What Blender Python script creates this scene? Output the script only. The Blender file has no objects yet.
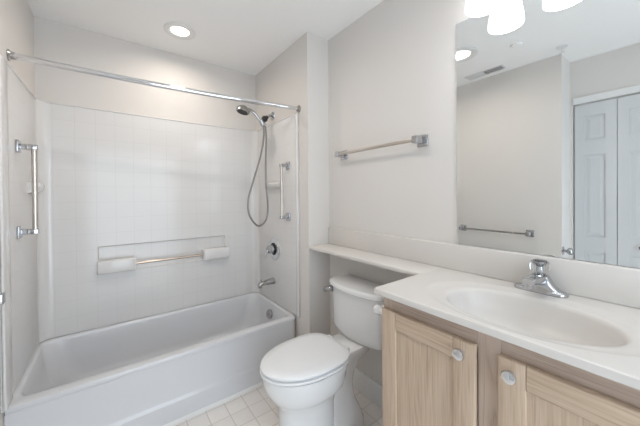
import bpy, bmesh, math
from mathutils import Vector, Matrix

scene = bpy.context.scene
PI = math.pi

# ------------------------------------------------------------------ camera
f_px, W, H = 276.04, 640, 426
yaw, pitch, roll = math.radians(36.5345), -0.0078, 0.0083
Fh = Vector((math.sin(yaw), math.cos(yaw), 0)); Rt = Vector((math.cos(yaw), -math.sin(yaw), 0)); Zu = Vector((0, 0, 1))
Fw = Fh*math.cos(pitch) + Zu*math.sin(pitch); Up = Zu*math.cos(pitch) - Fh*math.sin(pitch)
ix = Rt*math.cos(roll) - Up*math.sin(roll)
iy = Rt*math.sin(roll) + Up*math.cos(roll)
cam_data = bpy.data.cameras.new('camera'); cam = bpy.data.objects.new('camera', cam_data)
scene.collection.objects.link(cam)
M = Matrix.Identity(4)
for r in range(3):
    M[r][0] = ix[r]; M[r][1] = iy[r]; M[r][2] = -Fw[r]
M[0][3], M[1][3], M[2][3] = 0.0, 0.0, 1.2867
cam.matrix_world = M
cam_data.sensor_width = 36; cam_data.lens = f_px/W*36
cam_data.shift_x = (320-316.54)/W; cam_data.shift_y = -(213-198.11)/W
cam_data.clip_start = 0.02
scene.camera = cam

# ------------------------------------------------------------------ world: pale fill light, let in by an added opening behind
world = bpy.data.worlds.new('world'); scene.world = world; world.use_nodes = True
bgn = world.node_tree.nodes['Background']
bgn.inputs[0].default_value = (0.78, 0.89, 1.0, 1); bgn.inputs[1].default_value = 3.0
scene.view_settings.view_transform = 'Standard'; scene.view_settings.look = 'None'
scene.view_settings.gamma = 1; scene.view_settings.exposure = 0.35; scene.view_settings.use_curve_mapping = False
CAN_W, BULB_E, SHADE_E = 2.5, 9.0, 3.2

# ------------------------------------------------------------------ room numbers
CEIL = 2.44
XM, XS, XL, XC = 1.302, 1.113, -0.385, -0.66       # mirror wall, shower wall, left wall, closet wall
YP, YB, YE, YF = 1.598, 2.465, 0.625, -0.90        # pier face, tub wall, end of left wall, wall behind the camera
ZC = 0.933                                         # counter top

# ------------------------------------------------------------------ materials
def nt(name):
    m = bpy.data.materials.new(name); m.use_nodes = True
    return m, m.node_tree.nodes, m.node_tree.links, m.node_tree.nodes['Principled BSDF']
def plain(name, col, rough=0.5, metal=0.0, coat=0.0, bump=0.0, bscale=200, spec=0.5):
    m, N, L, b = nt(name)
    b.inputs['Roughness'].default_value = rough; b.inputs['Metallic'].default_value = metal
    b.inputs['Coat Weight'].default_value = coat; b.inputs['Specular IOR Level'].default_value = spec
    tc = N.new('ShaderNodeTexCoord'); nz = N.new('ShaderNodeTexNoise'); nz.inputs['Scale'].default_value = bscale
    L.new(tc.outputs['Object'], nz.inputs['Vector'])
    mx = N.new('ShaderNodeMix'); mx.data_type = 'RGBA'
    mx.inputs[6].default_value = (*[c*0.985 for c in col], 1); mx.inputs[7].default_value = (*[min(1, c*1.012) for c in col], 1)
    L.new(nz.outputs['Fac'], mx.inputs[0]); L.new(mx.outputs[2], b.inputs['Base Color'])
    if bump:
        bp = N.new('ShaderNodeBump'); bp.inputs['Strength'].default_value = bump; bp.inputs['Distance'].default_value = 0.002
        L.new(nz.outputs['Fac'], bp.inputs['Height']); L.new(bp.outputs[0], b.inputs['Normal'])
    return m
def grid_mat(name, col, groove, pitch, off, axes, width, rough, bump, tilevar=0.0):
    """square tiles: groove lines every `pitch` along the two given axes (world metres)"""
    m, N, L, b = nt(name)
    b.inputs['Roughness'].default_value = rough
    geo = N.new('ShaderNodeNewGeometry'); sp = N.new('ShaderNodeSeparateXYZ'); L.new(geo.outputs['Position'], sp.inputs[0])
    def mth(op, a, v=None, c=None):
        n = N.new('ShaderNodeMath'); n.operation = op
        L.new(a, n.inputs[0])
        if v is not None:
            if isinstance(v, (int, float)): n.inputs[1].default_value = v
            else: L.new(v, n.inputs[1])
        if c is not None: n.inputs[2].default_value = c
        return n.outputs[0]
    ds, cells = [], []
    for k, ax in enumerate(axes):
        t = mth('DIVIDE', mth('SUBTRACT', sp.outputs[ax], off[k]), pitch)
        cells.append(mth('FLOOR', t))
        fr = mth('FRACT', t)
        ds.append(mth('MULTIPLY', mth('MINIMUM', fr, mth('SUBTRACT', mth('MULTIPLY', fr, -1.0), -1.0)), pitch))
    d = mth('MINIMUM', ds[0], ds[1])
    mr = N.new('ShaderNodeMapRange'); mr.interpolation_type = 'SMOOTHSTEP'
    mr.inputs['From Min'].default_value = width*0.35; mr.inputs['From Max'].default_value = width
    L.new(d, mr.inputs['Value'])
    cb = N.new('ShaderNodeCombineXYZ'); L.new(cells[0], cb.inputs[0]); L.new(cells[1], cb.inputs[1])
    wn = N.new('ShaderNodeTexWhiteNoise'); wn.noise_dimensions = '3D'; L.new(cb.outputs[0], wn.inputs['Vector'])
    nz = N.new('ShaderNodeTexNoise'); nz.inputs['Scale'].default_value = 14; nz.inputs['Detail'].default_value = 5
    L.new(geo.outputs['Position'], nz.inputs['Vector'])
    var = mth('ADD', mth('MULTIPLY', wn.outputs['Value'], 0.6), mth('MULTIPLY', nz.outputs['Fac'], 0.6))
    mv = N.new('ShaderNodeMix'); mv.data_type = 'RGBA'; L.new(var, mv.inputs[0])
    mv.inputs[6].default_value = (*[c*(1-tilevar) for c in col], 1); mv.inputs[7].default_value = (*[min(1, c*(1+tilevar)) for c in col], 1)
    mx = N.new('ShaderNodeMix'); mx.data_type = 'RGBA'; L.new(mr.outputs[0], mx.inputs[0])
    mx.inputs[6].default_value = (*groove, 1); L.new(mv.outputs[2], mx.inputs[7])
    L.new(mx.outputs[2], b.inputs['Base Color'])
    bp = N.new('ShaderNodeBump'); bp.inputs['Strength'].default_value = bump; bp.inputs['Distance'].default_value = 0.002
    L.new(mr.outputs[0], bp.inputs['Height']); L.new(bp.outputs[0], b.inputs['Normal'])
    return m
def wood(name, axis, cols, seed=0.0, ring=0.16):
    m, N, L, b = nt(name); b.inputs['Roughness'].default_value = 0.42
    tc = N.new('ShaderNodeTexCoord')
    mp = N.new('ShaderNodeMapping'); L.new(tc.outputs['Object'], mp.inputs[0])
    sc = [9.0, 9.0, 9.0]; sc[axis] = 0.75; mp.inputs['Scale'].default_value = sc; mp.inputs['Location'].default_value = (seed, seed*1.7, seed*0.6)
    big = N.new('ShaderNodeTexNoise'); big.inputs['Scale'].default_value = 1.4; big.inputs['Detail'].default_value = 2
    L.new(mp.outputs[0], big.inputs['Vector'])
    # cathedral rings: sawtooth of a stretched noise
    ml = N.new('ShaderNodeMath'); ml.operation = 'MULTIPLY'; ml.inputs[1].default_value = 22.0; L.new(big.outputs['Fac'], ml.inputs[0])
    fr = N.new('ShaderNodeMath'); fr.operation = 'PINGPONG'; fr.inputs[1].default_value = 1.0; L.new(ml.outputs[0], fr.inputs[0])
    mp2 = N.new('ShaderNodeMapping'); L.new(tc.outputs['Object'], mp2.inputs[0])
    s2 = [300.0]*3; s2[axis] = 7.0; mp2.inputs['Scale'].default_value = s2
    fine = N.new('ShaderNodeTexNoise'); fine.inputs['Scale'].default_value = 1.0; fine.inputs['Detail'].default_value = 3
    L.new(mp2.outputs[0], fine.inputs['Vector'])
    ad = N.new('ShaderNodeMath'); ad.operation = 'MULTIPLY_ADD'; ad.inputs[1].default_value = ring
    L.new(fr.outputs[0], ad.inputs[0])
    mf = N.new('ShaderNodeMath'); mf.operation = 'MULTIPLY'; mf.inputs[1].default_value = 0.75; L.new(fine.outputs['Fac'], mf.inputs[0])
    L.new(mf.outputs[0], ad.inputs[2])
    rp = N.new('ShaderNodeValToRGB'); L.new(ad.outputs[0], rp.inputs[0])
    e = rp.color_ramp.elements; e[0].position = 0.22; e[0].color = (*cols[0], 1); e[1].position = 0.66; e[1].color = (*cols[2], 1)
    k = e.new(0.42); k.color = (*cols[1], 1)
    L.new(rp.outputs[0], b.inputs['Base Color'])
    bp = N.new('ShaderNodeBump'); bp.inputs['Strength'].default_value = 0.15; bp.inputs['Distance'].default_value = 0.001
    L.new(fine.outputs['Fac'], bp.inputs['Height']); L.new(bp.outputs[0], b.inputs['Normal'])
    return m
def glow(name, col, strength):
    m, N, L, b = nt(name)
    b.inputs['Base Color'].default_value = (0.9, 0.9, 0.9, 1); b.inputs['Roughness'].default_value = 0.3
    b.inputs['Emission Color'].default_value = (*col, 1); b.inputs['Emission Strength'].default_value = strength
    return m

m_wall = plain('wall_paint', (0.735, 0.70, 0.664), 0.75, bump=0.08, bscale=320)
m_ceil = plain('ceiling_paint', (0.945, 0.93, 0.91), 0.85, bump=0.08, bscale=260)
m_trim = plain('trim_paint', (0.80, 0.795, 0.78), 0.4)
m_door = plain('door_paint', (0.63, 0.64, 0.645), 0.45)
m_floor = grid_mat('floor_tile', (0.84, 0.80, 0.765), (0.62, 0.56, 0.50), 0.1085, (0.437, 1.604), (0, 1), 0.0030, 0.3, 0.5, 0.05)
m_sback = grid_mat('molded_tile_back', (0.755, 0.738, 0.722), (0.722, 0.705, 0.69), 0.1085, (0.02, 0.386), (0, 2), 0.0035, 0.13, 0.10)
m_sside = grid_mat('molded_tile_side', (0.755, 0.738, 0.722), (0.722, 0.705, 0.69), 0.1085, (2.45, 0.386), (1, 2), 0.0035, 0.32, 0.10)
m_acryl = plain('acrylic_white', (0.76, 0.742, 0.725), 0.15, coat=0.2)
m_tub = plain('tub_enamel', (0.70, 0.705, 0.72), 0.13, coat=0.3)
m_china = plain('vitreous_china', (0.82, 0.82, 0.815), 0.08, coat=0.3)
m_seat = plain('seat_plastic', (0.83, 0.835, 0.84), 0.2)
m_counter = plain('cultured_marble', (0.70, 0.665, 0.625), 0.27, coat=0.0, bscale=6)
m_chrome = plain('chrome', (0.52, 0.525, 0.54), 0.08, 1.0)
m_handle = plain('bright_chrome', (0.78, 0.79, 0.81), 0.06, 1.0)
m_brushed = plain('polished_steel', (0.46, 0.45, 0.44), 0.18, 1.0)
m_satin = plain('satin_metal', (0.62, 0.575, 0.53), 0.28, 1.0)
m_bartan = plain('warm_metal', (0.50, 0.42, 0.35), 0.25, 1.0)
m_hose = plain('hose_metal', (0.30, 0.29, 0.28), 0.3, 0.9)
m_black = plain('black_rubber', (0.02, 0.02, 0.022), 0.4)
m_dark = plain('dark_gap', (0.05, 0.05, 0.05), 0.8)
m_vent_shade = plain('vent_shade_grey', (0.16, 0.16, 0.16), 0.7)
m_acrylic = plain('clear_acrylic', (0.95, 0.96, 0.97), 0.04); m_acrylic.node_tree.nodes['Principled BSDF'].inputs['Transmission Weight'].default_value = 1.0; m_acrylic.node_tree.nodes['Principled BSDF'].inputs['IOR'].default_value = 1.4
m_mirror = plain('mirror_silver', (0.86, 0.875, 0.87), 0.005, 1.0)
m_vent = plain('vent_metal', (0.74, 0.735, 0.72), 0.5)
oak = [(0.41, 0.295, 0.205), (0.53, 0.40, 0.29), (0.61, 0.475, 0.36)]
m_oakv = wood('oak_vertical', 2, oak, 0.3); m_oakv2 = wood('oak_panel', 2, oak, 2.1)
m_oakh = wood('oak_horizontal', 1, oak, 1.3)
fr_ = [(0.36, 0.26, 0.20), (0.48, 0.365, 0.29), (0.56, 0.44, 0.355)]
m_framev = wood('oak_frame_vertical', 2, fr_, 4.3, 0.45); m_frameh = wood('oak_frame_horizontal', 1, fr_, 3.1)
m_shade = glow('frosted_glass_lit', (0.91, 0.95, 1.0), SHADE_E)
m_bulb = glow('bulb', (0.94, 0.97, 1.0), BULB_E)
m_lens = glow('can_lens', (1.0, 0.92, 0.82), 3.0)

# ------------------------------------------------------------------ mesh helpers
def new(): return bmesh.new()
def box(bm, a, b, bev=0.0, seg=2):
    lo = [min(a[i], b[i]) for i in range(3)]; hi = [max(a[i], b[i]) for i in range(3)]
    v = [bm.verts.new((x, y, z)) for x in (lo[0], hi[0]) for y in (lo[1], hi[1]) for z in (lo[2], hi[2])]
    fs = [bm.faces.new([v[i] for i in q]) for q in ((0,1,3,2),(4,6,7,5),(0,4,5,1),(2,3,7,6),(0,2,6,4),(1,5,7,3))]
    if bev:
        es = list({e for f in fs for e in f.edges})
        bmesh.ops.bevel(bm, geom=es, offset=bev, segments=seg, profile=0.5, affect='EDGES')
    return bm
def frame_of(d):
    d = Vector(d).normalized(); u = d.orthogonal().normalized(); return d, u, d.cross(u)
def lathe(bm, prof, origin, axis=(0, 0, 1), n=32, sx=1.0, sy=1.0, up=None):
    """prof: (radius, height) list along axis; closes where radius is 0"""
    d = Vector(axis).normalized()
    u = d.orthogonal().normalized() if up is None else (Vector(up) - Vector(up).dot(d)*d).normalized()
    w = d.cross(u); o = Vector(origin); rings = []
    for r, h in prof:
        if r < 1e-6: rings.append([bm.verts.new(o + d*h)])
        else: rings.append([bm.verts.new(o + d*h + u*(r*sx*math.cos(2*PI*k/n)) + w*(r*sy*math.sin(2*PI*k/n))) for k in range(n)])
    for A, B in zip(rings, rings[1:]):
        if len(A) == 1 and len(B) == 1: continue
        for k in range(n):
            k2 = (k+1) % n
            if len(A) == 1: bm.faces.new((A[0], B[k2], B[k]))
            elif len(B) == 1: bm.faces.new((A[k], A[k2], B[0]))
            else: bm.faces.new((A[k], A[k2], B[k2], B[k]))
    return bm
def rod(bm, a, b, r, n=20, bev=0.0):
    a, b = Vector(a), Vector(b); L = (b-a).length
    pr = [(0, 0), (r-bev, 0), (r, bev), (r, L-bev), (r-bev, L), (0, L)] if bev else [(0, 0), (r, 0), (r, L), (0, L)]
    return lathe(bm, pr, a, b-a, n)
def tube(bm, pts, r, n=12, closed_ends=True, sub=6):
    P = [Vector(p) for p in pts]; Q = []
    for i in range(len(P)-1):                       # catmull-rom
        p0 = P[max(i-1, 0)]; p1 = P[i]; p2 = P[i+1]; p3 = P[min(i+2, len(P)-1)]
        for k in range(sub):
            t = k/sub
            Q.append(0.5*((2*p1)+(p2-p0)*t+(2*p0-5*p1+4*p2-p3)*t*t+(3*p1-p0-3*p2+p3)*t**3))
    Q.append(P[-1])
    rr = r if callable(r) else (lambda t: r)
    t0 = (Q[1]-Q[0]).normalized(); u = t0.orthogonal().normalized(); rings = []
    for i, q in enumerate(Q):
        t = (Q[min(i+1, len(Q)-1)] - Q[max(i-1, 0)]).normalized()
        u = (u - u.dot(t)*t).normalized(); w = t.cross(u); R = rr(i/(len(Q)-1))
        rings.append([bm.verts.new(q + u*(R*math.cos(2*PI*k/n)) + w*(R*math.sin(2*PI*k/n))) for k in range(n)])
    for A, B in zip(rings, rings[1:]):
        for k in range(n): bm.faces.new((A[k], A[(k+1) % n], B[(k+1) % n], B[k]))
    if closed_ends: bm.faces.new(rings[0][::-1]); bm.faces.new(rings[-1])
    return bm
def loft(bm, loops, cap0=True, cap1=True):
    R = [[bm.verts.new(p) for p in lp] for lp in loops]; n = len(R[0])
    for A, B in zip(R, R[1:]):
        for k in range(n): bm.faces.new((A[k], A[(k+1) % n], B[(k+1) % n], B[k]))
    if cap0: bm.faces.new(R[0][::-1])
    if cap1: bm.faces.new(R[-1])
    return bm
def prism(bm, poly, ax, lo, hi, bev=0.0):
    """poly in the two other axes (cyclic order), extruded along ax"""
    def pt(p, h):
        q = [0, 0, 0]; o = [i for i in range(3) if i != ax]; q[o[0]], q[o[1]], q[ax] = p[0], p[1], h; return q
    loft(bm, [[pt(p, lo) for p in poly], [pt(p, hi) for p in poly]])
    return bm
def bbox(bm):
    c = [v.co for v in bm.verts]
    return [min(p[i] for p in c) for i in range(3)], [max(p[i] for p in c) for i in range(3)]
def obj(name, bm, mat, parent=None, smooth=40, origin=None):
    bmesh.ops.recalc_face_normals(bm, faces=bm.faces[:])
    if parent is not None:
        o = parent; off = Vector((0, 0, 0))
        while o is not None: off += o.location; o = o.parent
        loc = Vector((0, 0, 0))
    else:
        lo, hi = bbox(bm)
        off = Vector(origin) if origin else Vector(((lo[0]+hi[0])/2, (lo[1]+hi[1])/2, lo[2])); loc = off
    bmesh.ops.translate(bm, verts=bm.verts[:], vec=-off)
    me = bpy.data.meshes.new(name); bm.to_mesh(me); bm.free()
    me.materials.append(mat)
    if smooth:
        me.polygons.foreach_set('use_smooth', [True]*len(me.polygons))
        me.set_sharp_from_angle(angle=math.radians(smooth))
    ob = bpy.data.objects.new(name, me); scene.collection.objects.link(ob)
    ob.location = loc; ob.parent = parent
    return ob
def tag(o, label, cat, group=None):
    o['label'] = label; o['category'] = cat
    if group: o['group'] = group
    return o
def thing(name, label, cat, loc, group=None):
    o = bpy.data.objects.new(name, None); scene.collection.objects.link(o); o.location = loc; o.empty_display_size = 0.1
    return tag(o, label, cat, group)
def struct(name, bm, mat, label=None, cat=None, parent=None, smooth=0):
    o = obj(name, bm, mat, parent, smooth)
    if parent is None:
        o['kind'] = 'structure'
        if label: tag(o, label, cat)
    return o
def copy_tree(root, loc, label):
    r = root.copy(); scene.collection.objects.link(r); r.location = loc; r['label'] = label
    def rec(src, dst):
        for ch in src.children:
            c = ch.copy(); scene.collection.objects.link(c); c.parent = dst; rec(ch, c)
    rec(root, r)
    return r

# ------------------------------------------------------------------ the room shell
struct('floor', box(new(), (-0.95, YF-0.1, -0.08), (XM+0.12, YB+0.12, 0)), m_floor, 'small square beige floor tiles with tan grout', 'floor')
struct('ceiling', box(new(), (-0.95, YF-0.1, CEIL), (XM+0.12, YB+0.12, CEIL+0.08)), m_ceil, 'smooth white painted ceiling', 'ceiling')
struct('wall_right', box(new(), (XM, YF-0.1, 0), (XM+0.1, YB+0.12, CEIL)), m_wall, 'pale greige wall behind the vanity and toilet', 'wall')
struct('wall_alcove', box(new(), (XS, YP, 0), (XM, YB, CEIL)), m_wall, 'projecting greige plumbing wall at the shower end of the tub', 'wall')
struct('wall_back', box(new(), (-0.5, YB, 0), (XM, YB+0.1, CEIL)), m_wall, 'greige wall above the white tiled surround', 'wall')
struct('wall_left', box(new(), (XC-0.1, YE, 0), (XL, YB, CEIL)), m_wall, 'greige left wall, seen in the mirror too', 'wall')
b = new()                                           # closet wall with its opening
CY0, CY1, CZ = -0.42, 0.605, 2.06
box(b, (XC-0.1, YF, CZ), (XC, YE, CEIL)); box(b, (XC-0.1, YF, 0), (XC, CY0, CZ)); box(b, (XC-0.1, CY1, 0), (XC, YE, CZ))
struct('wall_closet', b, m_wall, 'greige wall over the closet doors, seen in the mirror', 'wall')
struct('wall_closet_back', box(new(), (-0.94, YF, 0), (-0.90, YE, CEIL)), m_wall, 'inside wall of the closet', 'wall')
DX0, DX1, DZ = -0.30, 0.95, 2.06                    # unseen doorway behind the camera, added and sized to let fill light in
b = new()
box(b, (-0.95, YF-0.1, 0), (DX0, YF, CEIL)); box(b, (DX1, YF-0.1, 0), (XM, YF, CEIL)); box(b, (DX0, YF-0.1, DZ), (DX1, YF, CEIL))
struct('wall_front', b, m_wall, 'unseen wall behind the viewpoint with a doorway added for light', 'wall')
# closet casing
b = new(); box(b, (XC, CY0-0.06, CZ), (XC+0.016, CY1, CZ+0.055), 0.003)
struct('trim_1', b, m_trim, 'white casing strip along the top of the closet doors', 'trim')
# baseboards
def baseboard(name, a, c, lab):
    struct(name, box(new(), a, c, 0.004), m_trim, lab, 'baseboard', smooth=40)
baseboard('baseboard_right', (XM-0.013, 0.712, 0), (XM, YP, 0.135), 'white baseboard on the wall behind the toilet')
baseboard('baseboard_alcove', (XS, YP-0.013, 0), (XM-0.013, YP, 0.135), 'white baseboard at the foot of the projecting plumbing wall')
baseboard('baseboard_left', (XL, YE, 0), (XL+0.013, 1.70, 0.135), 'white baseboard along the left wall')

# closet bifold doors (structure) -----------------------------------------------------
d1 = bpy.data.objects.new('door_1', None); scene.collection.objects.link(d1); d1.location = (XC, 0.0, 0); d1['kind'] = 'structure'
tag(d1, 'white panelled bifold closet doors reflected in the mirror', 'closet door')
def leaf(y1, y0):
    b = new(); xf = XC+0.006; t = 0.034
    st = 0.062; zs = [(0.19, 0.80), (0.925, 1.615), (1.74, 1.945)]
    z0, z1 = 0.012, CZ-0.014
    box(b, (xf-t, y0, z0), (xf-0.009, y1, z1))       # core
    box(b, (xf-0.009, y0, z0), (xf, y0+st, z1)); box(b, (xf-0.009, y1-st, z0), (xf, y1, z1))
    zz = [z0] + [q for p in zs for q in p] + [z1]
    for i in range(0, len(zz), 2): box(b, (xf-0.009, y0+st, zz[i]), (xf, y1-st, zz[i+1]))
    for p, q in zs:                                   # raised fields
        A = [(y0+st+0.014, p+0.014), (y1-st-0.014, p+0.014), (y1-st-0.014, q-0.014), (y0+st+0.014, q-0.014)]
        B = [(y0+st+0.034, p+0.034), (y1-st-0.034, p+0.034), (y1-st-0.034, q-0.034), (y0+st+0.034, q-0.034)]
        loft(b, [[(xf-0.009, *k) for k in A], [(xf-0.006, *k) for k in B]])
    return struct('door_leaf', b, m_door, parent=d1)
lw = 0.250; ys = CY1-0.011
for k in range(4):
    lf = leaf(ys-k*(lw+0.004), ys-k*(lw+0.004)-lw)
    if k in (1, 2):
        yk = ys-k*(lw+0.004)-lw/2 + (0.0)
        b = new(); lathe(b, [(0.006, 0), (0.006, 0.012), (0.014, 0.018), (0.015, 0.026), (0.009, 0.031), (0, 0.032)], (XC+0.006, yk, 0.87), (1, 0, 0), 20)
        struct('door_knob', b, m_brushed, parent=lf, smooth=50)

# ------------------------------------------------------------------ tub surround
YS0 = 1.715                                          # front edge of the surround
ZR, ZS = 0.386, 1.90
sr = thing('shower_surround', 'white acrylic tub surround walls molded as square tiles', 'shower surround', (0.364, 2.459, ZR))
BX0, BX1, BY = XL+0.011, XS, 2.459
SX1 = XS - 0.006
# back panel with a shallow recess
rx0, rx1, rz0, rz1, dep = -0.085, 0.800, 0.752, 0.948, 0.016
b = new(); yf = BY-0.018
def quadring(b, o, i):
    for k in range(4): b.faces.new((o[k], o[(k+1) % 4], i[(k+1) % 4], i[k]))
def rect(b, x0, x1, z0, z1, y): return [b.verts.new(p) for p in ((x0, y, z0), (x1, y, z0), (x1, y, z1), (x0, y, z1))]
o_ = rect(b, BX0-0.005, BX1, ZR, ZS, yf); i1 = rect(b, rx0, rx1, rz0, rz1, yf); i2 = rect(b, rx0+0.008, rx1-0.008, rz0+0.008, rz1-0.010, yf+dep)
quadring(b, o_, i1); quadring(b, i1, i2); b.faces.new(i2)
bk = rect(b, BX0-0.005, BX1, ZR, ZS, BY+0.004); quadring(b, bk, o_); b.faces.new(bk[::-1])
obj('back_panel', b, m_sback, sr, 20)
# side panels, each with a front flange and a small molded soap ledge
def side_panel(xw, s):
    """xw wall face, s = +1 when the panel faces +X"""
    b = new(); box(b, (xw, YS0, ZR), (xw+s*0.011, yf, ZS), 0.003)
    p = obj('side_panel', b, m_sside, sr, 30)
    b = new(); box(b, (xw, YS0, ZR if s > 0 else ZR), (xw+s*0.017, YS0+(0.10 if s > 0 else 0.03), ZS), 0.006, 3)
    obj('flange', b, m_acryl, p, 50)
    b = new(); yl0, yl1 = (2.16, 2.38) if s > 0 else (1.93, 2.19)
    pr = [(0.009, -0.030), (0.038, -0.016), (0.048, 0.000), (0.050, 0.026), (0.044, 0.034), (0.009, 0.036)]
    loft(b, [[(xw+s*q, y, (1.342 if s > 0 else 1.368)+h) for q, h in pr] for y in (yl0, yl1)])
    obj('soap_ledge', b, m_acryl, p, 50)
    return p
side_panel(XL, 1); side_panel(XS, -1)
def cove(xw, s, r=0.06):
    b = new(); cx, cy = xw+s*(0.011+r), yf-r
    arc = [(cx-s*r*math.cos(a), cy+r*math.sin(a)) for a in [k*PI/2/10 for k in range(11)]]
    poly = arc + [(xw+s*0.009, yf+0.002)]
    arc[0] = (arc[0][0]-s*0.0005, arc[0][1])
    loft(b, [[(x, y, z) for x, y in poly] for z in (ZR+0.001, ZS-0.001)])
    obj('corner_cove', b, m_acryl, sr, 50)
cove(XL, 1); cove(XS, -1)
b = new(); box(b, (XL+0.011, yf-0.004, ZS-0.006), (XS-0.011, BY+0.004, ZS+0.003), 0.003); obj('top_lip', b, m_acryl, sr, 50)
b = new(); box(b, (XL, YS0+0.01, ZS-0.006), (XL+0.015, yf-0.004, ZS+0.003), 0.003); obj('top_lip', b, m_acryl, sr, 50)
b = new(); box(b, (XS-0.015, YS0+0.01, ZS-0.006), (XS, yf-0.004, ZS+0.003), 0.003); obj('top_lip', b, m_acryl, sr, 50)
# grab rail blocks on the recess
def block(x0, x1, z0, z1):
    b = new(); y0, y1 = 2.375, yf+dep*0.5
    box(b, (x0, y0, z0), (x1, y1, z1), 0.010, 3)
    return obj('rail_block', b, m_acryl, sr, 60)
block(-0.087, 0.137, 0.762, 0.850); block(0.603, 0.815, 0.760, 0.850)
b = new(); rod(b, (0.128, 2.395, 0.808), (0.612, 2.395, 0.808), 0.0095)
obj('rail', b, m_bartan, sr, 40)['label'] = 'tan metal rail between two white blocks'

# ------------------------------------------------------------------ bathtub
tb = thing('bathtub', 'white alcove bathtub with a stepped apron', 'bathtub', (0.364, 2.1, 0))
TX0, TX1, TY0, TY1 = XL+0.003, XS-0.001, 1.747, 2.463
def rrect(x0, x1, y0, y1, r, z, n=8, rf=None):
    P = []; rf = rf or r
    for cx, cy, a0, r in ((x1-r, y1-r, 0, r), (x0+r, y1-r, PI/2, r), (x0+r, y0+r, PI, r), (x1-rf, y0+rf, 1.5*PI, rf)):
        for k in range(n+1):
            a = a0 + k*PI/2/n; P.append((cx+r*math.cos(a), cy+r*math.sin(a), z))
    return P
b = new()
zt = ZR-0.004
loops = [rrect(TX0, TX1, TY0+0.004, TY1, 0.004, zt-0.03, rf=0.05),
         rrect(TX0, TX1, TY0, TY1, 0.004, zt-0.012, rf=0.05),
         rrect(TX0, TX1, TY0+0.004, TY1, 0.004, zt-0.003, rf=0.05),
         rrect(TX0+0.002, TX1-0.002, TY0+0.012, TY1-0.002, 0.006, zt, rf=0.05),
         rrect(TX0+0.016, TX1-0.016, TY0+0.055, TY1-0.028, 0.05, zt),
         rrect(TX0+0.022, TX1-0.022, TY0+0.064, TY1-0.034, 0.055, zt-0.004),
         rrect(TX0+0.028, TX1-0.026, TY0+0.070, TY1-0.038, 0.09, zt-0.018),
         rrect(TX0+0.040, TX1-0.034, TY0+0.074, TY1-0.042, 0.11, zt-0.08),
         rrect(TX0+0.062, TX1-0.046, TY0+0.082, TY1-0.048, 0.13, zt-0.18),
         rrect(TX0+0.090, TX1-0.062, TY0+0.092, TY1-0.056, 0.14, zt-0.26),
         rrect(TX0+0.130, TX1-0.090, TY0+0.115, TY1-0.080, 0.14, zt-0.305),
         rrect(TX0+0.190, TX1-0.140, TY0+0.160, TY1-0.130, 0.12, zt-0.325),
         rrect(TX0+0.300, TX1-0.240, TY0+0.220, TY1-0.200, 0.10, zt-0.330)]
loft(b, loops, cap0=False, cap1=True)
obj('basin', b, m_tub, tb, 45)
b = new()                                            # apron: profile swept along X, pilaster set back at the right end
AX1 = TX1-0.054
pr = [(TY0+0.006, zt-0.028), (TY0+0.0005, zt-0.028), (TY0+0.001, 0.14), (TY0-0.002, 0.130), (TY0-0.010, 0.124), (TY0-0.011, 0.118), (TY0-0.008, 0.03), (TY0-0.008, 0.004), (TY0+0.03, 0.004)]
loft(b, [[(x, y, z) for y, z in pr] for x in (TX0, AX1)])
obj('apron', b, m_tub, tb, 45)
b = new(); cx_, cy_, r_ = TX1-0.053, TY0+0.053, 0.051
arc = [(cx_+r_*math.sin(a_), cy_-r_*math.cos(a_)) for a_ in [k*PI/2/10 for k in range(11)]]
poly = [(AX1-0.02, cy_-r_), *arc, (TX1-0.002, TY0+0.07), (AX1-0.02, TY0+0.07)]
loft(b, [[(x, y, z) for x, y in poly] for z in (0.004, zt-0.030)])
obj('apron_end', b, m_acryl, tb, 45)
b = new(); prism(b, [(TY0-0.020, 0.0), (TY0-0.020, 0.006), (TY0-0.008, 0.018), (TY0-0.004, 0.0)], 0, TX0, AX1+0.01)
obj('caulk_strip', b, m_trim, tb, 40)
b = new(); lathe(b, [(0, 0.012), (0.030, 0.012), (0.038, 0.006), (0.039, -0.012)], (TX1-0.052, 2.12, 0.288), (-1, 0, 0.12), 28, 1.0, 1.0)
rod(b, (TX1-0.060, 2.12, 0.289), (TX1-0.070, 2.12, 0.2905), 0.008)
obj('overflow_plate', b, m_brushed, tb, 40)

# ------------------------------------------------------------------ shower fittings
YV = 2.12; VYV = 2.09; XW = SX1-0.0055                            # working face of the shower panel
XW = XS-0.011
def oval(bm, x, y, z, ry, rz, prof):
    lathe(bm, prof, (x, y, z), (-1, 0, 0), 36, rz, ry, up=(0, 0, 1))
vt = thing('shower_valve', 'round chrome shower valve with lever below the hose loop', 'shower valve', (XW, VYV, 0.84))
b = new(); oval(b, XW, VYV, 0.842, 1.0, 1.0, [(0, 0.010), (0.062, 0.010), (0.088, 0.005), (0.094, 0)]); obj('escutcheon', b, m_handle, vt)
b = new(); rod(b, (XW-0.008, VYV, 0.842), (XW-0.016, VYV, 0.842), 0.052, 28, 0.003); obj('collar', b, m_black, vt)['label'] = 'black collar'
b = new(); rod(b, (XW-0.014, VYV, 0.842), (XW-0.066, VYV, 0.842), 0.036, 28, 0.008); obj('handle_hub', b, m_chrome, vt)
b = new(); tube(b, [(XW-0.058, VYV, 0.842), (XW-0.075, VYV+0.005, 0.815), (XW-0.085, VYV+0.008, 0.775)], lambda t: 0.011-0.004*t); obj('lever', b, m_chrome, vt, 60)
sp_ = thing('tub_spout', 'chrome tub spout over the right end of the tub', 'tub spout', (XW, 2.11, 0.565))
b = new()
sec = []
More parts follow.
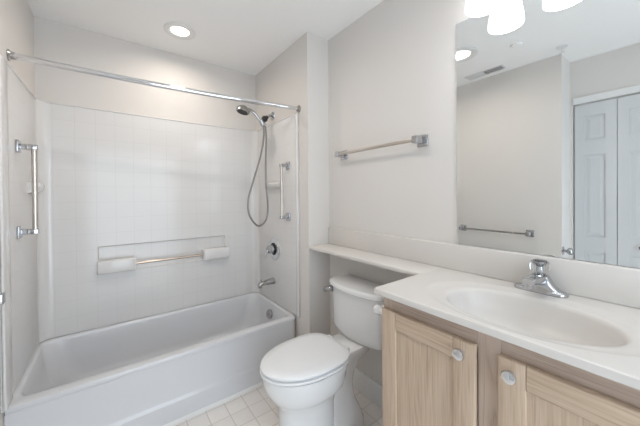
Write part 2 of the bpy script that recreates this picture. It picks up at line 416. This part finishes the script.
for x, zt_, zb_, hw in ((XW, 0.593, 0.537, 0.027), (XW-0.03, 0.592, 0.541, 0.026), (XW-0.09, 0.585, 0.545, 0.023), (XW-0.120, 0.580, 0.540, 0.022), (XW-0.138, 0.570, 0.536, 0.019), (XW-0.143, 0.560, 0.540, 0.014)):
    zc_, hh = (zt_+zb_)/2, (zt_-zb_)/2
    sec.append([(x, 2.11+hw*math.cos(2*PI*k/20), zc_+hh*math.sin(2*PI*k/20)) for k in range(20)])
loft(b, sec); obj('spout_body', b, m_brushed, sp_, 50)
b = new(); rod(b, (XW-0.122, 2.11, 0.545), (XW-0.122, 2.11, 0.528), 0.013); obj('nozzle', b, m_brushed, sp_)
b = new(); rod(b, (XW-0.118, 2.11, 0.578), (XW-0.118, 2.11, 0.598), 0.006); obj('diverter_knob', b, m_chrome, sp_)

sh = thing('hand_shower', 'chrome hand shower held on the shower arm with hanging hose', 'hand shower', (XS, YV, 1.97))
b = new(); lathe(b, [(0.036, 0), (0.034, 0.007), (0.016, 0.014), (0.012, 0.016), (0, 0.016)], (XS, YV, 1.974), (-1, 0, 0), 28); obj('wall_flange', b, m_chrome, sh)
b = new(); tube(b, [(XS-0.004, YV, 1.974), (XS-0.035, YV, 1.970), (XS-0.062, YV, 1.945)], 0.0105); obj('shower_arm', b, m_chrome, sh, 60)
b = new(); lathe(b, [(0, 0), (0.016, 0), (0.017, 0.012), (0.026, 0.022), (0.026, 0.038), (0.018, 0.050), (0.016, 0.066), (0, 0.066)], (XS-0.054, YV, 1.955), (-0.75, 0, -0.62), 24); obj('coupling', b, m_black, sh)['label'] = 'black coupling nut'
b = new(); rod(b, (1.020, YV, 1.880), (0.998, YV, 1.925), 0.019, 20, 0.004); rod(b, (1.018, YV, 1.905), (1.045, YV, 1.88), 0.012, 16, 0.003); obj('holder', b, m_chrome, sh)
b = new(); tube(b, [(1.022, YV, 1.868), (0.985, YV, 1.925), (0.945, YV, 1.968), (0.905, YV, 1.990), (0.872, YV, 1.992)], lambda t: 0.0095+0.003*t); obj('handle', b, m_chrome, sh, 60)
b = new(); lathe(b, [(0, 0.038), (0.022, 0.036), (0.042, 0.022), (0.054, 0.006), (0.055, -0.012), (0.050, -0.018), (0, -0.018)], (0.848, YV, 1.975), (0.28, 0, 0.96), 32); hd = obj('spray_head', b, m_brushed, sh)
b = new(); lathe(b, [(0, 0), (0.042, 0), (0.044, 0.004), (0, 0.004)], (0.8425, YV, 1.9555), (0.28, 0, 0.96), 28); obj('spray_face', b, m_dark, hd)
hp = [(1.022, 1.872), (1.026, 1.79), (0.995, 1.614), (0.931, 1.409), (0.891, 1.267), (0.898, 1.137), (0.973, 1.042), (1.045, 1.087), (1.062, 1.205), (1.047, 1.383), (1.043, 1.593), (1.049, 1.77), (1.040, 1.875)]
b = new(); tube(b, [(x, YV-0.006+0.02*math.sin(i/12*PI), z) for i, (x, z) in enumerate(hp)], 0.0075, 12, sub=10); obj('hose', b, m_hose, sh, 60)

# ------------------------------------------------------------------ vertical grab bars
def grab_bar(xw, s, y, z0, z1, lab):
    t = thing('grab_bar', lab, 'grab bar', (xw, y, z0), 'vertical grab bars in the tub alcove')
    xb = xw+s*0.062
    for z in (z0, z1):
        b = new(); box(b, (xw, y-0.027, z-0.030), (xw+s*0.012, y+0.027, z+0.030), 0.004, 3); fl = obj('flange', b, m_chrome, t, 50)
        b = new(); box(b, (xw+s*0.010, y-0.013, z-0.013), (xb+s*0.013, y+0.013, z+0.013), 0.004, 3); obj('post', b, m_chrome, t, 50)
    b = new(); rod(b, (xb, y, z0), (xb, y, z1), 0.0115, 24); obj('bar', b, m_satin, t)
    return t
grab_bar(XL+0.011, 1, 1.965, 1.120, 1.543, 'vertical chrome grab bar on the left end wall of the tub')
grab_bar(XS-0.011, -1, 1.850, 1.126, 1.522, 'vertical chrome grab bar beside the shower hose')

# ------------------------------------------------------------------ shower curtain rod
rt = thing('shower_curtain_rod', 'long chrome curtain rod spanning the tub opening', 'curtain rod', (XL, 1.78, 1.95))
A = Vector((XL+0.006, 1.905, 1.962)); B = Vector((XS-0.006, 1.71, 1.928))
b = new(); mid = (A+B)/2 + Vector((0, 0, -0.014)); tube(b, [A, A*0.75+B*0.25+Vector((0, 0, -0.0105)), mid, A*0.25+B*0.75+Vector((0, 0, -0.0105)), B], 0.0150, 20, sub=10); obj('rod', b, m_handle, rt, 60)
for p, s in ((Vector((XL, 1.905, 1.962)), 1), (Vector((XS, 1.71, 1.928)), -1)):
    b = new(); lathe(b, [(0.026, 0), (0.026, 0.004), (0.018, 0.010), (0.017, 0.024), (0, 0.024)], p, (s, 0, 0), 24); obj('end_flange', b, m_brushed, rt)

# ------------------------------------------------------------------ towel bars
def towel_bar(xw, s, y0, y1, z, mat, lab):
    t = thing('towel_bar', lab, 'towel bar', (xw, (y0+y1)/2, z), 'towel bars')
    xb = xw+s*0.066
    for y in (y0, y1):
        b = new(); box(b, (xw, y-0.030, z-0.031), (xw+s*0.010, y+0.030, z+0.031), 0.003, 2); obj('wall_plate', b, m_chrome, t, 50)
        b = new(); box(b, (xw+s*0.008, y-0.016, z-0.018), (xb+s*0.015, y+0.016, z+0.018), 0.003, 2); obj('post', b, m_chrome, t, 50)
    b = new(); box(b, (xb-0.008, y0, z-0.009), (xb+0.008, y1, z+0.009), 0.003, 2); obj('bar', b, mat, t, 50)
    return t
towel_bar(XM, -1, 1.425, 0.822, 1.568, m_satin, 'chrome towel bar on the wall above the toilet')
towel_bar(XL, 1, 1.415, 0.838, 0.940, m_brushed, 'chrome towel bar on the left wall, seen in the mirror')

# ------------------------------------------------------------------ small chrome knob on the corner of the left wall (in the mirror)
b = new(); lathe(b, [(0.034, 0), (0.033, 0.005), (0.012, 0.009), (0.012, 0.026), (0.025, 0.034), (0.031, 0.046), (0.026, 0.060), (0.012, 0.066), (0, 0.067)], (-0.415, YE, 0.815), (0, -1, 0), 28)
o_ = tag(obj('door_knob', b, m_chrome, None, 50, origin=(-0.415, YE, 0.815)), 'round chrome knob at the wall corner, low in the mirror', 'knob')

# ------------------------------------------------------------------ recessed ceiling lights
def can_light(x, y, lab, k=1.0):
    t = thing('recessed_light', lab, 'ceiling light', (x, y, CEIL), 'recessed ceiling lights')
    b = new(); lathe(b, [(q*k, h*k) for q, h in ((0.100, 0), (0.100, -0.006), (0.092, -0.009), (0.064, -0.007), (0.058, 0.0), (0.10, 0.0))], (x, y, CEIL), (0, 0, 1), 48); obj('trim_ring', b, m_trim, t, 50)
    b = new(); lathe(b, [(q*k, h*k) for q, h in ((0, -0.005), (0.045, -0.005), (0.058, -0.003), (0.060, 0), (0, 0))], (x, y, CEIL), (0, 0, 1), 40); obj('lens', b, m_lens, t, 50)
    ld = bpy.data.lights.new('can_lamp', 'AREA'); ld.shape = 'DISK'; ld.size = 0.09; ld.energy = CAN_W*(1.35 if k > 1 else 1.0); ld.color = (1.0, 0.90, 0.80); ld.spread = math.radians(165)
    lo = bpy.data.objects.new('can_lamp', ld); scene.collection.objects.link(lo); lo.parent = t; lo.location = (0, 0, -0.012)
can_light(0.392, 2.106, 'round recessed ceiling light above the bathtub')
can_light(0.275, 1.13, 'round recessed ceiling light seen at the left edge of the mirror', 1.35)

# ------------------------------------------------------------------ ceiling vent, sprinklers (seen in the mirror)
vt = thing('ceiling_vent', 'narrow louvred ceiling vent seen high in the mirror', 'vent', (-0.245, 1.15, CEIL))
b = new(); box(b, (-0.292, 0.990, CEIL-0.006), (-0.198, 1.315, CEIL-0.0005), 0.002); obj('frame', b, m_vent, vt)
for y0, y1, sgn in ((1.003, 1.147, 1), (1.157, 1.300, -1)):
    b = new(); box(b, (-0.280, y0, CEIL-0.0085), (-0.210, y1, CEIL-0.005)); obj('vent_backing', b, m_vent_shade if sgn > 0 else m_vent, vt, 0)  # one half painted dark for the shade behind its louvres, the other left light
    b = new()
    for k in range(5):
        x = -0.276+k*0.0140
        prism(b, [(x, CEIL-0.008), (x+0.003, CEIL-0.008), (x+0.003+sgn*0.006, CEIL-0.016), (x+sgn*0.006, CEIL-0.016)], 1, y0+0.002, y1-0.002)
    obj('louvres', b, m_vent, vt, 0)
s = thing('fire_sprinkler', 'small white ceiling sprinkler by the closet, seen in the mirror', 'sprinkler', (-0.254, 0.595, CEIL))
b = new(); lathe(b, [(0.036, 0), (0.034, -0.006), (0.012, -0.010), (0, -0.010)], (-0.254, 0.595, CEIL), (0, 0, 1), 28); obj('escutcheon', b, m_trim, s)
b = new(); rod(b, (-0.254, 0.595, CEIL-0.008), (-0.254, 0.595, CEIL-0.045), 0.006); rod(b, (-0.254, 0.595, CEIL-0.043), (-0.254, 0.595, CEIL-0.047), 0.017); obj('nozzle', b, m_trim, s)
b = new(); lathe(b, [(0.040, 0), (0.038, -0.010), (0.030, -0.014), (0, -0.015)], (0.077, 0.793, CEIL), (0, 0, 1), 32)
tag(obj('ceiling_disc', b, m_ceil, None, 50), 'small round white ceiling cover seen in the mirror under the lamp shade', 'ceiling cover')

# ------------------------------------------------------------------ wall mirror
MY0, MY1, MZ0, MZ1 = -0.12, 0.646, 1.0575, 2.080
mr = thing('wall_mirror', 'large frameless mirror standing on the vanity backsplash', 'mirror', (XM, (MY0+MY1)/2, MZ0))
b = new(); box(b, (XM-0.0055, MY0, MZ0), (XM-0.0008, MY1, MZ1)); obj('mirror_glass', b, m_mirror, mr, 0)
b = new(); box(b, (XM-0.005, MY1, MZ0), (XM-0.0008, MY1+0.0025, MZ1)); box(b, (XM-0.005, MY0, MZ1), (XM-0.0008, MY1+0.0025, MZ1+0.0025)); obj('edge', b, m_vent, mr, 0)

# ------------------------------------------------------------------ vanity light
LY = [0.482, 0.284, 0.086]; LX = 1.19; LZ = 2.030
vl = thing('vanity_light', 'three-shade vanity light with lit frosted glass bells over the mirror', 'vanity light', (XM, 0.295, 2.20))
b = new(); box(b, (XM-0.030, LY[2]-0.09, 2.20), (XM, LY[0]+0.09, 2.30), 0.006, 3); obj('back_plate', b, m_chrome, vl, 50)
for y in LY:
    b = new(); tube(b, [(XM-0.025, y, 2.25), (XM-0.07, y, 2.262), (LX+0.008, y, 2.245), (LX, y, 2.205)], 0.008); obj('arm', b, m_chrome, vl, 60)
    b = new(); lathe(b, [(0, 0.225), (0.026, 0.225), (0.028, 0.195), (0.024, 0.185), (0, 0.185)], (LX, y, LZ), (0, 0, 1), 28); obj('socket_cup', b, m_chrome, vl, 50)
    b = new(); lathe(b, [(0.026, 0.200), (0.032, 0.175), (0.045, 0.13), (0.058, 0.075), (0.066, 0.025), (0.067, 0.0), (0.064, -0.001), (0.063, 0.025), (0.055, 0.075), (0.042, 0.13), (0.029, 0.175), (0.023, 0.200)], (LX, y, LZ), (0, 0, 1), 40)
    sd = obj('glass_shade', b, m_shade, vl, 60)
    b = new(); lathe(b, [(0, 0.035), (0.014, 0.040), (0.026, 0.055), (0.030, 0.075), (0.025, 0.098), (0.013, 0.125), (0.013, 0.19), (0, 0.19)], (LX, y, LZ), (0, 0, 1), 28); obj('bulb', b, m_bulb, vl, 60)

# ------------------------------------------------------------------ vanity cabinet
VX, VY1, VY0, VZ = 0.840, 0.702, -0.075, ZC-0.021
vc = thing('vanity_cabinet', 'pale oak vanity cabinet under the white sink top', 'vanity cabinet', (1.07, 0.31, 0))
b = new(); box(b, (VX+0.02, VY1-0.016, 0.0), (XM-0.002, VY1, VZ)); obj('side_panel', b, m_framev, vc, 0)
b = new(); box(b, (VX+0.02, VY0, 0.0), (XM-0.002, VY0+0.016, VZ)); obj('side_panel', b, m_framev, vc, 0)
b = new(); box(b, (VX+0.02, VY0+0.016, 0.09), (XM-0.002, VY1-0.016, 0.106)); box(b, (XM-0.012, VY0+0.016, 0.106), (XM-0.002, VY1-0.016, VZ-0.16)); obj('carcass', b, m_framev, vc, 0)
b = new(); box(b, (VX+0.06, VY0+0.016, 0), (VX+0.075, VY1-0.016, 0.09)); obj('toe_kick', b, m_frameh, vc, 0)
# face frame
for y0, y1 in ((VY1-0.04, VY1), (0.300, 0.361), (VY0, VY0+0.04)):
    b = new(); box(b, (VX, y0, 0.09), (VX+0.02, y1, VZ), 0.0015); obj('frame_stile', b, m_framev, vc, 0)
for z0, z1 in ((VZ-0.07, VZ), (0.09, 0.13)):
    for y0, y1 in ((VY0+0.04, 0.300), (0.361, VY1-0.04)):
        b = new(); box(b, (VX, y0, z0), (VX+0.02, y1, z1)); obj('frame_rail', b, m_frameh, vc, 0)
def cab_door(y0, y1, knob_y, lab):
    z0, z1 = 0.112, 0.859; x0, x1 = VX-0.020, VX-0.0005; st = 0.063
    d = bpy.data.objects.new('door', None); scene.collection.objects.link(d); d.parent = vc; d.location = Vector((x0, (y0+y1)/2, z0)) - vc.location
    d['label'] = lab
    for a, c in ((y0, y0+st), (y1-st, y1)):
        b = new(); box(b, (x0, a, z0), (x1, c, z1), 0.004, 3); obj('stile', b, m_oakv, d, 40)
    for a, c in ((z0, z0+st), (z1-st, z1)):
        b = new(); box(b, (x0, y0+st, a), (x1, y1-st, c), 0.0035, 3); obj('rail', b, m_oakh, d, 40)
    b = new(); box(b, (x0+0.008, y0+st-0.004, z0+st-0.004), (x1-0.002, y1-st+0.004, z1-st+0.004)); obj('panel', b, m_oakv2, d, 0)
    b = new(); lathe(b, [(0.009, 0), (0.007, 0.006), (0.008, 0.013), (0.0155, 0.018), (0.0175, 0.023), (0.0150, 0.028), (0, 0.0305)], (x0, knob_y, 0.826), (-1, 0, 0), 28); obj('knob', b, m_handle, d, 50)
cab_door(0.361, 0.697, 0.396, 'left oak door with a recessed panel')
cab_door(-0.036, 0.304, 0.270, 'right oak door with a recessed panel')

# ------------------------------------------------------------------ countertop with molded sink, banjo shelf and backsplash
ct = thing('vanity_countertop', 'off-white cultured marble top with molded oval sink and shelf over the toilet', 'countertop', (1.05, 0.72, VZ))
CX0, CX1, CY_0, CY_1 = 0.802, XM-0.001, -0.10, 0.726
SCX, SCY, SA, SB = 1.022, 0.312, 0.225, 0.158          # sink centre, half length (Y), half width (X)
b = new(); n = 144
def ell(bx, ay, z, shiftx=0):
    return [(SCX+shiftx+bx*math.cos(2*PI*k/n), SCY+ay*math.sin(2*PI*k/n), z) for k in range(n)]
def rayrect(x0, x1, y0, y1, z, rc):
    P = []
    for k in range(n):
        c, s_ = math.cos(2*PI*k/n), math.sin(2*PI*k/n)
        # ellipse-angle direction
        dx, dy = SB*c, SA*s_; t = 1e9
        if dx > 1e-9: t = min(t, (x1-SCX)/dx)
        if dx < -1e-9: t = min(t, (x0-SCX)/dx)
        if dy > 1e-9: t = min(t, (y1-SCY)/dy)
        if dy < -1e-9: t = min(t, (y0-SCY)/dy)
        P.append([SCX+dx*t, SCY+dy*t, z])
    # put one vertex on each corner; round the free front corner
    for cxy in ((x0, y0), (x0, y1), (x1, y0), (x1, y1)):
        k = min(range(n), key=lambda i: (P[i][0]-cxy[0])**2+(P[i][1]-cxy[1])**2); P[k][0], P[k][1] = cxy
    for p in P:
        qx, qy = x0+rc, y1-rc
        if p[0] < qx and p[1] > qy:
            v = Vector((p[0]-qx, p[1]-qy)); 
            if v.length > rc: v = v.normalized()*rc; p[0], p[1] = qx+v.x, qy+v.y
    return [tuple(p) for p in P]
T = VZ
loops = [rayrect(CX0, CX1, CY_0, CY_1, T, 0.016), rayrect(CX0, CX1, CY_0, CY_1, ZC-0.007, 0.016),
         rayrect(CX0+0.0022, CX1, CY_0+0.002, CY_1-0.0022, ZC-0.0021, 0.016), rayrect(CX0+0.007, CX1, CY_0+0.007, CY_1-0.007, ZC, 0.014),
         rayrect(CX0+0.0095, CX1, CY_0+0.0095, CY_1-0.0095, ZC, 0.013), ell(0.207, 0.304, ZC), ell(0.202, 0.298, ZC), ell(0.196, 0.291, ZC-0.0015), ell(0.186, 0.278, ZC-0.0055), ell(0.172, 0.248, ZC-0.0075),
         ell(0.163, 0.232, ZC-0.009), ell(0.157, 0.224, ZC-0.013), ell(0.153, 0.218, ZC-0.022), ell(0.146, 0.208, ZC-0.045), ell(0.134, 0.192, ZC-0.078),
         ell(0.112, 0.162, ZC-0.108), ell(0.078, 0.115, ZC-0.126), ell(0.040, 0.055, ZC-0.134), ell(0.021, 0.021, ZC-0.137)]
loft(b, loops, cap0=False, cap1=True)
# underside ring
obj('sink_top', b, m_counter, ct, 35)
b = new(); zs_ = ZC+0.0003
prism(b, [(CX1, T), (1.118, T), (1.117, T+0.002), (1.117, zs_-0.007), (1.1191, zs_-0.0021), (1.124, zs_), (CX1, zs_)], 1, CY_1-0.012, YP-0.0005); obj('shelf', b, m_counter, ct, 50)
b = new(); box(b, (XM-0.014, CY_0, ZC-0.001), (XM-0.0005, YP-0.001, 1.0545), 0.0065, 4); obj('backsplash', b, m_counter, ct, 50)
b = new(); lathe(b, [(0, 0.003), (0.014, 0.003), (0.021, 0.004), (0.024, 0)], (SCX, SCY, ZC-0.1365), (0, 0, 1), 28); obj('drain', b, m_chrome, ct, 50)

# ------------------------------------------------------------------ faucet
FX, FY = 1.243, 0.322
fc = thing('faucet', 'chrome single-handle faucet behind the sink', 'faucet', (FX, FY, ZC))
b = new()
def stadium(hx, hy, z):
    P = []
    for k in range(48):
        a = 2*PI*k/48; c, s_ = math.cos(a), math.sin(a)
        y = (hy-hx)*(1 if s_ >= 0 else -1)
        P.append((FX+hx*c, FY+y+hx*s_, z))
    return P
loft(b, [stadium(0.026, 0.078, ZC), stadium(0.027, 0.079, ZC+0.004), stadium(0.026, 0.078, ZC+0.010), stadium(0.022, 0.073, ZC+0.014)])
obj('base_plate', b, m_chrome, fc, 50)
b = new()                                             # saddle body that rises to the middle
sec = []
for y, top, hx in ((-0.070, 0.014, 0.016), (-0.056, 0.018, 0.020), (-0.042, 0.030, 0.023), (-0.032, 0.048, 0.026), (-0.024, 0.062, 0.027), (0, 0.064, 0.028), (0.024, 0.062, 0.027), (0.032, 0.048, 0.026), (0.042, 0.030, 0.023), (0.056, 0.018, 0.020), (0.070, 0.014, 0.016)):
    sec.append([(FX+hx*cx, FY+y, ZC+0.006+(top-0.006)*cz) for cx, cz in ((-1, 0), (-1, 0.6), (-0.85, 0.88), (-0.5, 1), (0.5, 1), (0.85, 0.88), (1, 0.6), (1, 0))])
loft(b, sec); obj('body', b, m_chrome, fc, 50)
b = new(); sec = []
for x, z, hw, hh in ((0.0, 0.044, 0.024, 0.018), (-0.04, 0.050, 0.023, 0.016), (-0.08, 0.056, 0.021, 0.013), (-0.112, 0.060, 0.020, 0.012), (-0.126, 0.059, 0.017, 0.010)):
    sec.append([(FX+x, FY+hw*math.copysign(abs(math.cos(a))**0.6, math.cos(a)), ZC+z+hh*math.copysign(abs(math.sin(a))**0.6, math.sin(a))) for a in [2*PI*(k+0.5)/20 for k in range(20)]])
loft(b, sec); obj('spout', b, m_chrome, fc, 50)
b = new(); rod(b, (FX-0.116, FY, ZC+0.052), (FX-0.116, FY, ZC+0.036), 0.012, 20, 0.002); obj('aerator', b, m_chrome, fc)
b = new(); lathe(b, [(0, 0), (0.020, 0), (0.023, 0.005), (0.027, 0.014), (0.029, 0.026), (0.029, 0.040), (0.025, 0.050), (0.016, 0.055), (0, 0.056)], (FX, FY, ZC+0.062), (0, 0, 1), 12); hn_ = obj('handle', b, m_acrylic, fc, 20)
b = new(); lathe(b, [(0, 0), (0.017, 0), (0.014, 0.004), (0.009, 0.010), (0.008, 0.030), (0.018, 0.040), (0.018, 0.046), (0, 0.048)], (FX, FY, ZC+0.064), (0, 0, 1), 20); obj('handle_core', b, m_chrome, hn_, 40)

# ------------------------------------------------------------------ toilet paper holder on the cabinet side
tp = thing('toilet_paper_holder', 'small white paper holder on the side of the oak cabinet', 'paper holder', (0.93, VY1, 0.825))
for x in (0.864, 1.02):
    b = new(); lathe(b, [(0.022, 0), (0.022, 0.006), (0.015, 0.012), (0.013, 0.034), (0.018, 0.040), (0.018, 0.060), (0.013, 0.066), (0, 0.067)], (x, VY1, 0.822), (0, 1, 0), 24); obj('post', b, m_china, tp, 50)
b = new(); rod(b, (0.876, VY1+0.050, 0.822), (1.010, VY1+0.050, 0.822), 0.010, 20); obj('roller', b, m_seat, tp)

# ------------------------------------------------------------------ toilet
TC = 1.172                                            # centre line (Y)
tl = thing('toilet', 'white two-piece toilet with closed lid beside the vanity', 'toilet', (0.92, TC, 0))
def egg(xf, xb, hw, z, xm=None, pb=2.6, n=56, pf=2.0):
    """outline: xf front (small X), xb back, widest at xm"""
    if xm is None: xm = xf+(xb-xf)*0.55
    P = []
    for k in range(n):
        a = 2*PI*k/n; c, s_ = math.cos(a), math.sin(a)
        p = pb if c > 0 else pf
        q = lambda v: math.copysign(abs(v)**(2/p), v)
        P.append((xm+(q(c)*((xb-xm) if c > 0 else (xm-xf))), TC+hw*q(s_), z))
    return P
b = new()
loft(b, [egg(0.640, 0.95, 0.116, 0.0, pb=2.6), egg(0.640, 0.95, 0.116, 0.022, pb=2.6), egg(0.644, 0.945, 0.111, 0.035, pb=2.6), egg(0.642, 0.94, 0.104, 0.12), egg(0.640, 0.94, 0.103, 0.22),
         egg(0.634, 0.95, 0.108, 0.272), egg(0.612, 0.97, 0.132, 0.300), egg(0.588, 0.99, 0.153, 0.330), egg(0.570, 1.00, 0.165, 0.365), egg(0.559, 1.00, 0.170, 0.400),
         egg(0.556, 1.00, 0.172, 0.425, pb=3), egg(0.558, 0.998, 0.170, 0.437, pb=3), egg(0.568, 0.990, 0.160, 0.441, pb=3)])
obj('bowl', b, m_china, tl, 50)
b = new()                                             # rear trapway and deck that carries the tank
def rr2(x0, x1, hw, z, r=0.03):
    return [(x, y, z) for x, y, _ in rrect(x0, x1, TC-hw, TC+hw, r, z, 5)]
loft(b, [rr2(0.90, 1.13, 0.098, 0.0), rr2(0.90, 1.13, 0.095, 0.05), rr2(0.90, 1.11, 0.084, 0.11), rr2(0.90, 1.085, 0.068, 0.17), rr2(0.92, 1.08, 0.060, 0.24), rr2(0.94, 1.09, 0.062, 0.31), rr2(0.955, 1.13, 0.076, 0.375), rr2(0.96, 1.18, 0.094, 0.41), rr2(0.96, 1.21, 0.100, 0.440), rr2(0.966, 1.205, 0.096, 0.447)])
obj('trapway', b, m_china, tl, 50)
for s_ in (-1, 1):
    b = new(); lathe(b, [(0.016, 0), (0.015, 0.010), (0.008, 0.018), (0, 0.019)], (1.03, TC+s_*0.0955, 0.030), (0, 0, 1), 20); obj('bolt_cap', b, m_seat, tl, 50)
b = new()
loft(b, [egg(0.572, 0.985, 0.150, 0.4412, pb=3.2), egg(0.572, 0.985, 0.150, 0.4440, pb=3.2), egg(0.551, 1.000, 0.171, 0.4442, pb=3.2), egg(0.547, 1.003, 0.175, 0.447, pb=3.2), egg(0.547, 1.003, 0.175, 0.454, pb=3.2), egg(0.552, 0.999, 0.170, 0.4568, pb=3.2)])
obj('seat', b, m_seat, tl, 50)
b = new()
loft(b, [egg(0.575, 0.985, 0.147, 0.4570, pb=3.4), egg(0.575, 0.985, 0.147, 0.4630, pb=3.4), egg(0.554, 1.000, 0.168, 0.4632, pb=3.4), egg(0.550, 1.003, 0.172, 0.466, pb=3.4), egg(0.550, 1.003, 0.172, 0.474, pb=3.4), egg(0.557, 0.997, 0.165, 0.4795, pb=3.4), egg(0.60, 0.968, 0.125, 0.4822, pb=3), egg(0.68, 0.92, 0.06, 0.4832)])
obj('seat_lid', b, m_seat, tl, 50)
for s_ in (-1, 1):
    b = new(); box(b, (0.980, TC+s_*0.070-0.018, 0.4475), (1.020, TC+s_*0.070+0.018, 0.474), 0.008, 3); obj('hinge', b, m_seat, tl, 50)
# tank with bowed front
def tank_loop(xb, xc, xm, hw, z, r=0.022, n=10):
    """back xb, front at the ends xc, front in the middle xm"""
    P = [(xb, TC+hw, z), (xb, TC-hw, z)]
    for k in range(2*n+1):
        t = -1+k/n
        y = TC+hw*t
        x = xm+(xc-xm)*t*t
        e = max(0, abs(t)-(1-2*r/hw))/(2*r/hw)
        x += r*(1-math.sqrt(max(0, 1-e*e)))*1.0
        P.append((x, y, z))
    return P
b = new()
loft(b, [tank_loop(1.262, 1.155, 1.107, 0.188, 0.4475), tank_loop(1.268, 1.144, 1.096, 0.202, 0.458), tank_loop(1.276, 1.138, 1.091, 0.206, 0.49), tank_loop(1.280, 1.132, 1.086, 0.211, 0.722)])
obj('tank', b, m_china, tl, 50)
b = new()
loft(b, [tank_loop(1.278, 1.136, 1.090, 0.208, 0.7225), tank_loop(1.284, 1.126, 1.078, 0.217, 0.7255), tank_loop(1.286, 1.118, 1.070, 0.223, 0.731), tank_loop(1.286, 1.118, 1.070, 0.223, 0.748), tank_loop(1.283, 1.123, 1.076, 0.219, 0.755), tank_loop(1.275, 1.134, 1.088, 0.210, 0.758)])
obj('tank_lid', b, m_china, tl, 50)
b = new(); rod(b, (1.160, TC+0.180, 0.700), (1.088, TC+0.180, 0.700), 0.013, 20, 0.002)
lathe(b, [(0.022, 0), (0.020, 0.008), (0, 0.009)], (1.122, TC+0.180, 0.700), (-1, 0, 0), 20)
tube(b, [(1.094, TC+0.160, 0.704), (1.086, TC+0.188, 0.699), (1.090, TC+0.214, 0.690)], lambda t: 0.011+0.006*t); obj('flush_lever', b, m_chrome, tl, 50)
